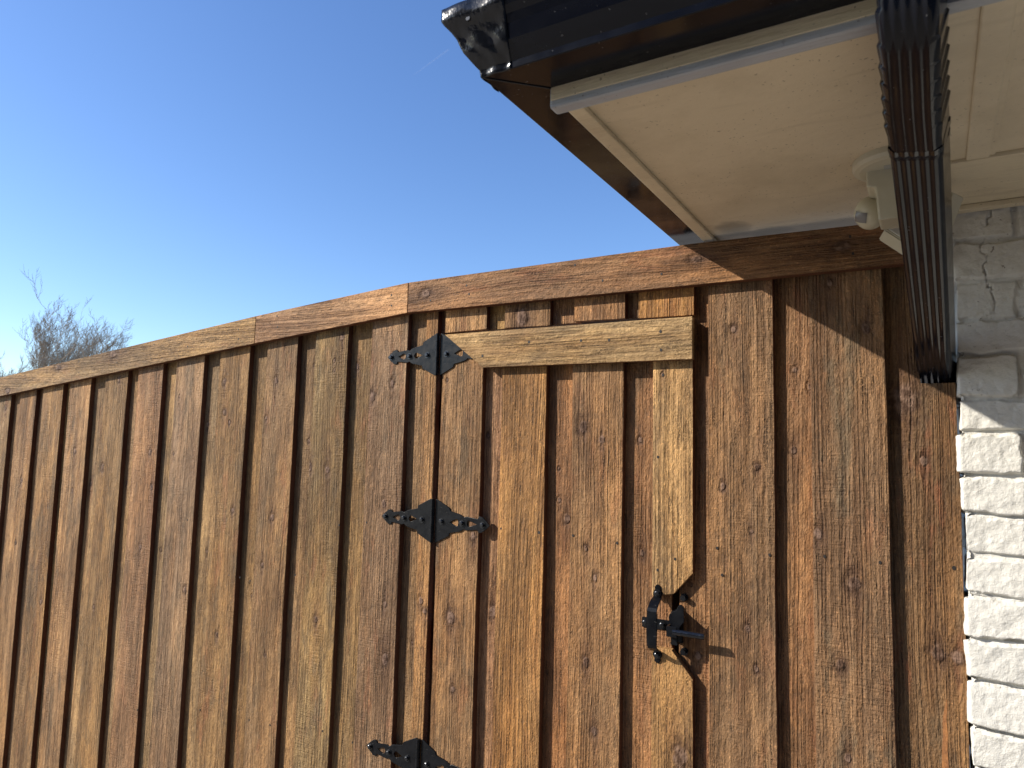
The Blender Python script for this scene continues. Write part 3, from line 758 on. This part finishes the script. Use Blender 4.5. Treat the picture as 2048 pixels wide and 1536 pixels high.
# gutter: profile as (outward, height) from the fascia face
prof = [(.001, .078), (.001, 0), (.0615, 0), (.0628, .0008), (.0636, .0085), (.0645, .0095), (.072, .018), (.0785, .0262), (.0815, .034), (.0845, .042), (.0895, .050), (.0955, .057), (.0978, .0605), (.0985, .062), (.0990, .0765), (.0975, .078), (.0960, .0765), (.0955, .068)]
def gutter_mesh(px_end, py_end, lo=0, amp=0):
    bm = bmesh.new()
    def row(f): return [bm.verts.new(f(o_+lo, ZG+z_)) for o_, z_ in prof]
    xs = np.linspace(px_end, XF, 40) if lo == 0 else np.linspace(px_end, XF, 30)
    ys = np.linspace(YF, py_end, 40)
    rr = random.Random(3)
    def jig(): return rr.uniform(-amp, amp)
    rows = []
    for x in xs[:-1]:
        rows.append([bm.verts.new((x, YF-o_-lo-(jig() if 0 < i < 15 else 0), ZG+z_+(-lo if i in (1, 2) else 0))) for i, (o_, z_) in enumerate(prof)])
    rows.append([bm.verts.new((XF-o_-lo-jig(), YF-o_-lo-jig(), ZG+z_+(-lo if i in (1, 2) else 0))) for i, (o_, z_) in enumerate(prof)])
    for y in ys[1:]:
        rows.append([bm.verts.new((XF-o_-lo-(jig() if 0 < i < 15 else 0), y, ZG+z_+(-lo if i in (1, 2) else 0))) for i, (o_, z_) in enumerate(prof)])
    for a, b in zip(rows, rows[1:]):
        for i in range(len(prof)-1): bm.faces.new((a[i], b[i], b[i+1], a[i+1]))
    bmesh.ops.recalc_face_normals(bm, faces=bm.faces[:])
    return bm
bm = gutter_mesh(house_end, .62)
# back faces so the trough is closed where the sheet is seen from inside
bmesh.ops.solidify(bm, geom=bm.faces[:], thickness=.0006)
gut = link('gutter', bm_mesh(bm, 'gutter'), GUT, house)
def cover_mesh():
    bm = bmesh.new(); rows = []
    P_ = []
    for (a, b), (c, d) in zip(prof[1:-2], prof[2:-1]):
        for k in range(3): P_.append((a+(c-a)*k/3, b+(d-b)*k/3))
    P_ = P_[3:]+[prof[-2]]
    n = 26
    def cr(u, v): return .0009*math.sin(u*200+v*60)*math.sin(v*90+1.3)+.0007*math.sin(u*330-v*190+2)*math.exp(-((v-.03)/.015)**2)
    for i in range(-n, n+1):
        t_ = i/n; row = []
        for (o_, z_) in P_:
            o2 = o_+.0011+cr(t_*.05, z_)*(1 if abs(t_) < .93 else .2)
            X_ = XF-o2; Y_ = YF-o2
            if t_ < 0: X_ = X_+(-.413+.25*(z_-.01)*0+o_*.28-.018-X_)*(-t_)
            if t_ > 0: Y_ = Y_+(YF-.030+o_*.1-Y_)*t_
            row.append(bm.verts.new((X_, Y_, ZG+z_-(.0009 if z_ < .002 else 0))))
        rows.append(row)
    for a, b in zip(rows, rows[1:]):
        for i in range(len(P_)-1): bm.faces.new((a[i], b[i], b[i+1], a[i+1]))
    bmesh.ops.recalc_face_normals(bm, faces=bm.faces[:]); bmesh.ops.solidify(bm, geom=bm.faces[:], thickness=.0004)
    return bm
capo = link('corner_cover', bm_mesh(cover_mesh(), 'corner_cover'), CRUMP, gut, smooth=True)
bm = bmesh.new(); p = Vector((XF-.062, YF-.094, ZG+.056)); cyl(bm, p, (p[0], p[1]-.003, p[2]), .0028, 16)
link('rivet', bm_mesh(bm, 'rivet'), BOLT, gut)
bm = bmesh.new(); cyl(bm, (XF-.063, YF-.0635, ZG-.0006), (XF, YF, ZG-.0006), .0009, 6)
link('mitre_seam', bm_mesh(bm, 'mitre_seam'), CRUMP, gut)
# roof above the gutter
ROOF = simple('dark_shingles', (.05, .047, .045), .9, 0, 60, .6, .004, ((.10, .095, .09), 30))
bm = bmesh.new()
zr = ZG+.082; A = [(XF-.03, YF-.03, zr), (house_end, YF-.03, zr), (house_end, 1.6, zr+.95), (XF+2.33, 1.6, zr+.95), ]
a = bm.verts.new((XF-.03, YF-.03, zr)); b = bm.verts.new((2.0, YF-.03, zr)); c = bm.verts.new((2.0, YF+2.35, zr+.95)); d = bm.verts.new((XF+2.35, YF+2.35, zr+.95)); e = bm.verts.new((XF-.03, YF+2.35, zr))
bm.faces.new((a, b, c, d)); bm.faces.new((a, d, e))
bmesh.ops.solidify(bm, geom=bm.faces[:], thickness=-.02)
link('roof', bm_mesh(bm, 'roof'), ROOF, house)
# ---------------------------------------------------------------- downspout
def downspout():
    ds = bpy.data.objects.new('downspout', None); COL.objects.link(ds); ds.parent = house; ds.empty_display_size = .05
    ds.location = Vector((0, 0, 0))-house.location
    HW, HD = .0262, .0262
    def section(rs_=1.0, sc=1.0):
        pts = []
        n = 60
        # rounded rectangle with flutes on the wide and narrow faces
        def rib(u, cnt, amp): return -amp*rs_*(.5-.5*math.cos(2*PI*cnt*u)) if 0 < u < 1 else 0
        c = .007
        segs = [((-HW+c, -HD), (HW-c, -HD), (0, -1), 4, .0015), ((HW, -HD+c), (HW, HD-c), (1, 0), 1, .0), ((HW-c, HD), (-HW+c, HD), (0, 1), 4, .003), ((-HW, HD-c), (-HW, -HD+c), (-1, 0), 1, .0)]
        for (a, b, nr, cnt, amp) in segs:
            for i in range(n+1):
                u = i/n; r_ = rib(u, cnt, amp)
                pts.append(((a[0]+(b[0]-a[0])*u+nr[0]*r_)*sc, (a[1]+(b[1]-a[1])*u+nr[1]*r_)*sc))
        ca, sa = math.cos(.2), -math.sin(.2)
        return [(a*ca-b*sa, a*sa+b*ca, abs(a)/HW/sc) for a, b in pts]
    def sweep(path, sc, crimps=None):
        bm = bmesh.new(); rows = []
        for i, (P, T, k) in enumerate(path):
            T = Vector(T).normalized(); U = Vector((1, 0, 0)); V = T.cross(U).normalized()
            if V.y < 0: V = -V                     # V points toward the wall / up
            s_ = section(rs_=1 if crimps is None else .6, sc=sc*(1 if crimps is None else .84+.16*(i/(len(path)-1))))
            rows.append([bm.verts.new(Vector(P)+U*(a*(1+k*max(0, min(1, (e_-.78)*5))))+V*b) for a, b, e_ in s_])
        n = len(rows[0])
        for r0, r1 in zip(rows, rows[1:]):
            for i in range(n): bm.faces.new((r0[i], r0[(i+1) % n], r1[(i+1) % n], r1[i]))
        bmesh.ops.recalc_face_normals(bm, faces=bm.faces[:])
        return bm
    A = Vector((.0-.006, CAM.y+1.0, ZW+.4)); B = Vector((.0135, .115, ZW+.127))
    # straight pipe
    P0 = Vector((at(1838, 270, CAM.y+.88).x, CAM.y+.88, at(1838, 270, CAM.y+.88).z)); P1 = at(1874, 745, CAM.y+1.455)
    dirv = (P1-P0).normalized()
    path = [(P0-dirv*.02+dirv*t, dirv, 0) for t in np.linspace(0, (P1-P0).length+.16, 24)]
    o = link('pipe', bm_mesh(sweep(path, 1.0), 'pipe'), GUT, ds, smooth=True)
    # elbow with crimped steps, from the outlet under the gutter
    Q = [Vector((-.0065, CAM.y+a_, ZW+b_)) for a_, b_ in ((.683, .475), (.684, .445), (.690, .418), (.712, .401), (.755, .3905), (.81, .381))]+[P0, P0+dirv*.012]
    def cr(i, u):
        i0, i1, i2, i3 = max(0, i-1), i, i+1, min(len(Q)-1, i+2)
        p0, p1, p2, p3 = Q[i0], Q[i1], Q[i2], Q[i3]
        return .5*((2*p1)+(-p0+p2)*u+(2*p0-5*p1+4*p2-p3)*u*u+(-p0+3*p1-3*p2+p3)*u**3)
    dense = []
    for i in range(len(Q)-1):
        for u in np.linspace(0, 1, 40, endpoint=False): dense.append(cr(i, u))
    dense.append(Q[-1])
    Ls = [0]
    for a, b in zip(dense, dense[1:]): Ls.append(Ls[-1]+(b-a).length)
    path = []
    for i in range(len(dense)-1):
        t_ = Ls[i]/Ls[-1]; s_ = (Ls[-1]-Ls[i])
        k = 0
        if s_ > .04:
            u = ((s_-.04)/.0245) % 1.0
            k = .085*(u)**1.0*(1 if u < .88 else (1-u)/.12)
        path.append((dense[i], (dense[i+1]-dense[i]), k))
    rim = [(P0-dirv*.004+dirv*t_, dirv, 0) for t_ in (0, .0025, .0055, .008)]
    link('joint_rim', bm_mesh(sweep(rim, 1.05), 'joint_rim'), CRUMP, ds, smooth=True)
    link('elbow', bm_mesh(sweep(path, 1.03, 1), 'elbow'), GUT, ds, smooth=True)
downspout()
# ---------------------------------------------------------------- security light
sl = thing('security_light', 'ivory motion sensor security light under the soffit behind the black downspout', 'lamp', (-.02, CAM.y+1.17, ZS-.07))
YS = CAM.y
def lathe(bm, c, prof_, n=40):
    rows = []
    for r, z in prof_: rows.append([bm.verts.new((c[0]+r*math.cos(2*PI*i/n), c[1]+r*math.sin(2*PI*i/n), c[2]+z)) for i in range(n)])
    for a, b in zip(rows, rows[1:]):
        for i in range(n): bm.faces.new((a[i], a[(i+1) % n], b[(i+1) % n], b[i]))
    bm.faces.new(rows[-1])
bc = Vector((-.036, YS+1.145, ZS))
bm = bmesh.new(); lathe(bm, bc, [(.060, 0), (.060, -.008), (.057, -.013), (.050, -.015), (.001, -.015)]); bmesh.ops.recalc_face_normals(bm, faces=bm.faces[:])
link('base_plate', bm_mesh(bm, 'base_plate'), PLAST, sl, smooth=False)
yb_ = YS+1.135
B_ = lambda x, y: (at(x, y, yb_).x, min(at(x, y, yb_).z, ZS-.004))
bm = prism_bm([B_(1731, 330), B_(1733, 374), B_(1750, 375), B_(1757, 440), B_(1820, 432), B_(1820, 330)], yb_, yb_+.055, .003)
link('body', bm_mesh(bm, 'body'), PLAST, sl)
bm = bmesh.new(); add_box(bm, -.052, -.043, YS+1.12, YS+1.135, ZS-.0155, ZS-.013)
link('screw_recess', bm_mesh(bm, 'screw_recess'), PLASTG, sl)
# motion sensor head, a rounded drum with a dark window
hc = Vector((-.0765, YS+1.205, ZS-.056))
bm = bmesh.new(); bmesh.ops.create_uvsphere(bm, u_segments=32, v_segments=20, radius=.027)
for v in bm.verts: v.co.z *= .95; v.co.x *= .85
mh = link('sensor_head', bm_mesh(bm, 'sensor_head'), PLAST, sl, Matrix.Translation(hc), smooth=True)
bm = bmesh.new(); bmesh.ops.create_grid(bm, x_segments=10, y_segments=10, size=1)
for v in bm.verts:
    a = v.co.x*.42; e_ = v.co.y*.32
    r = .0278
    v.co = Vector((r*.85*math.sin(a)*math.cos(e_), -r*math.cos(a)*math.cos(e_), r*.95*math.sin(e_)))
sw = link('sensor_window', bm_mesh(bm, 'sensor_window'), LENS, mh, Matrix.Translation(hc) @ Matrix.Rotation(-.55, 4, 'Z') @ Matrix.Rotation(.45, 4, 'X') @ Matrix.Rotation(.45, 4, 'Y'), smooth=True)
# two lamp heads
def lamp_head(c, rz, ry, s=1.0):
    bm = bmesh.new(); add_box(bm, -.034*s, .034*s, -.014, .014, -.020*s, .020*s)
    bmesh.ops.bevel(bm, geom=bm.edges[:], offset=.002, segments=2, affect='EDGES')
    mw = Matrix.Translation(c) @ Matrix.Rotation(rz, 4, 'Z') @ Matrix.Rotation(ry, 4, 'Y') @ Matrix.Rotation(-.45, 4, 'X')
    h = link('lamp_head', bm_mesh(bm, 'lamp_head'), PLAST, sl, mw)
    bm = bmesh.new(); add_box(bm, -.029*s, .029*s, -.0155, -.0138, -.0155*s, .0155*s)
    link('lamp_lens', bm_mesh(bm, 'lamp_lens'), simple('lamp_glass', (.72, .71, .66), .2), h, mw)
lamp_head(at(1812, 478, YS+1.26), .1, .72, .95)
lamp_head(at(1880, 430, YS+1.26), -.2, -1.2, .95)
# ================================================================= BARE TREES beyond the fence
BARK = simple('bare_bark', (.36, .30, .23), .9, 0, 30, .4, .01, ((.30, .26, .21), 6))
def bare_tree(base, height, spread, lean, seed, label, ntw=1.0):
    rr = random.Random(seed)
    t = thing('bare_tree', label, 'tree', base, 'bare trees beyond the fence')
    tb = bmesh.new(); cb_ = bmesh.new()
    def seg(bm, a, b, r0, r1, n): cyl(bm, a, b, r0, n, r1, False)
    def grow(p, d, ln, r, lev):
        nseg = 4; q = p; dd = d.copy(); pts = [p]
        for i in range(nseg):
            dd = (dd+Vector((rr.gauss(0, .10)+lean*.09, rr.gauss(0, .10), .16+rr.gauss(0, .05)))).normalized()
            q2 = q+dd*ln/nseg
            ra = r*(1-.6*i/nseg); rb = r*(1-.6*(i+1)/nseg)
            seg(tb if lev == 0 else cb_, q, q2, ra, rb, 8 if lev < 2 else 4 if lev < 4 else 3)
            q = q2; pts.append(q)
            if lev < 5 and i >= (1 if lev == 0 else 0):
                k = {0: 3, 1: 2, 2: 2, 3: 2, 4: 2}[lev]
                for _ in range(k):
                    if rr.random() > (.92 if lev < 2 else .58)*ntw: continue
                    ax = dd.orthogonal().normalized(); ax.rotate(Matrix.Rotation(rr.uniform(0, 2*PI), 3, dd))
                    nd = dd.copy(); nd.rotate(Matrix.Rotation(rr.uniform(.35, .8)*(1.15 if lev == 0 else 1), 3, ax))
                    nd = Vector((nd.x*spread, nd.y*spread, nd.z)).normalized()
                    grow(q, nd, ln*rr.uniform(.42, .66), max(rb*.58, .0046), lev+1)
    grow(Vector((0, 0, 0)), Vector((lean*.1, 0, 1)).normalized(), height*.50, height*.018, 0)
    M_ = Matrix.Translation(base)
    link('trunk', bm_mesh(tb, 'trunk'), BARK, t, M_); link('crown', bm_mesh(cb_, 'crown'), BARK, t, M_)
def gp(px, dist):
    r = M @ Vector((px-1024, 700-768, F)); r.z = 0; r.normalize(); p = CAM+r*dist; return Vector((p.x, p.y, 0))
bare_tree(gp(150, 27), 6.1, 1.25, .7, 11, 'widest bare leafless tree showing above the left end of the fence')
bare_tree(gp(215, 25), 5.6, 1.1, 1.2, 23, 'bare leafless tree leaning right, rightmost of the trees above the fence')
bare_tree(gp(90, 28), 5.9, 1.1, .6, 35, 'smaller bare leafless tree between the wide tree and the left picture edge')
bare_tree(gp(0, 26), 4.5, 1.1, .3, 47, 'low bare leafless tree at the left picture edge, partly cut off')
# ================================================================= contrail
m, t, b = newmat('contrail_ice')
em = t.n.new('ShaderNodeVolumePrincipled')
tr = bpy.data.objects
b.inputs['Base Color'].default_value = (.9, .93, 1, 1); b.inputs['Roughness'].default_value = 1; b.inputs['Alpha'].default_value = .032
r0 = (M @ Vector((825-1024, 152-768, F))).normalized(); r1 = (M @ Vector((897-1024, 99-768, F))).normalized()
bm = bmesh.new(); p0 = CAM+r0*5200; p1 = CAM+r1*5000
for i in range(12):
    a = p0.lerp(p1, i/12); c = p0.lerp(p1, (i+1)/12); cyl(bm, a, c, 5.5*(.25+.75*i/12), 10, 5.5*(.25+.75*(i+1)/12), False)
tag(link('contrail', bm_mesh(bm, 'contrail'), m), 'faint short white contrail in the blue sky left of the gutter corner', 'contrail')

# ================================================================= added house-shaped mass behind the camera, cuts sky fill in the shadows
NB = thing('sky_fill_blocker', 'added unseen dark brown house shape behind the camera, blocking sky light from the fence', 'house', (4, -5.2, 0))
NBM = simple('fill_blocker_brown', (.075, .05, .038), .85, 0, 40, .4, .004, ((.05, .036, .03), 9))
box('wall', (-3.2, 12, -12, -5.0, 0, 3.9), NBM, NB, .01)  # walls of the added sky blocker
bm = bmesh.new()
v = [bm.verts.new(p) for p in ((-3.7, -4.5, 3.8), (12.5, -4.5, 3.8), (10, -8.5, 5.4), (-1, -8.5, 5.4), (-3.7, -12.5, 3.8), (12.5, -12.5, 3.8))]
for f in ((0, 1, 2, 3), (3, 2, 5, 4), (0, 3, 4), (1, 5, 2), (0, 4, 5, 1)): bm.faces.new([v[i] for i in f])
bmesh.ops.recalc_face_normals(bm, faces=bm.faces[:])
link('roof', bm_mesh(bm, 'roof'), ROOF, NB)  # roof shape of the added sky blocker
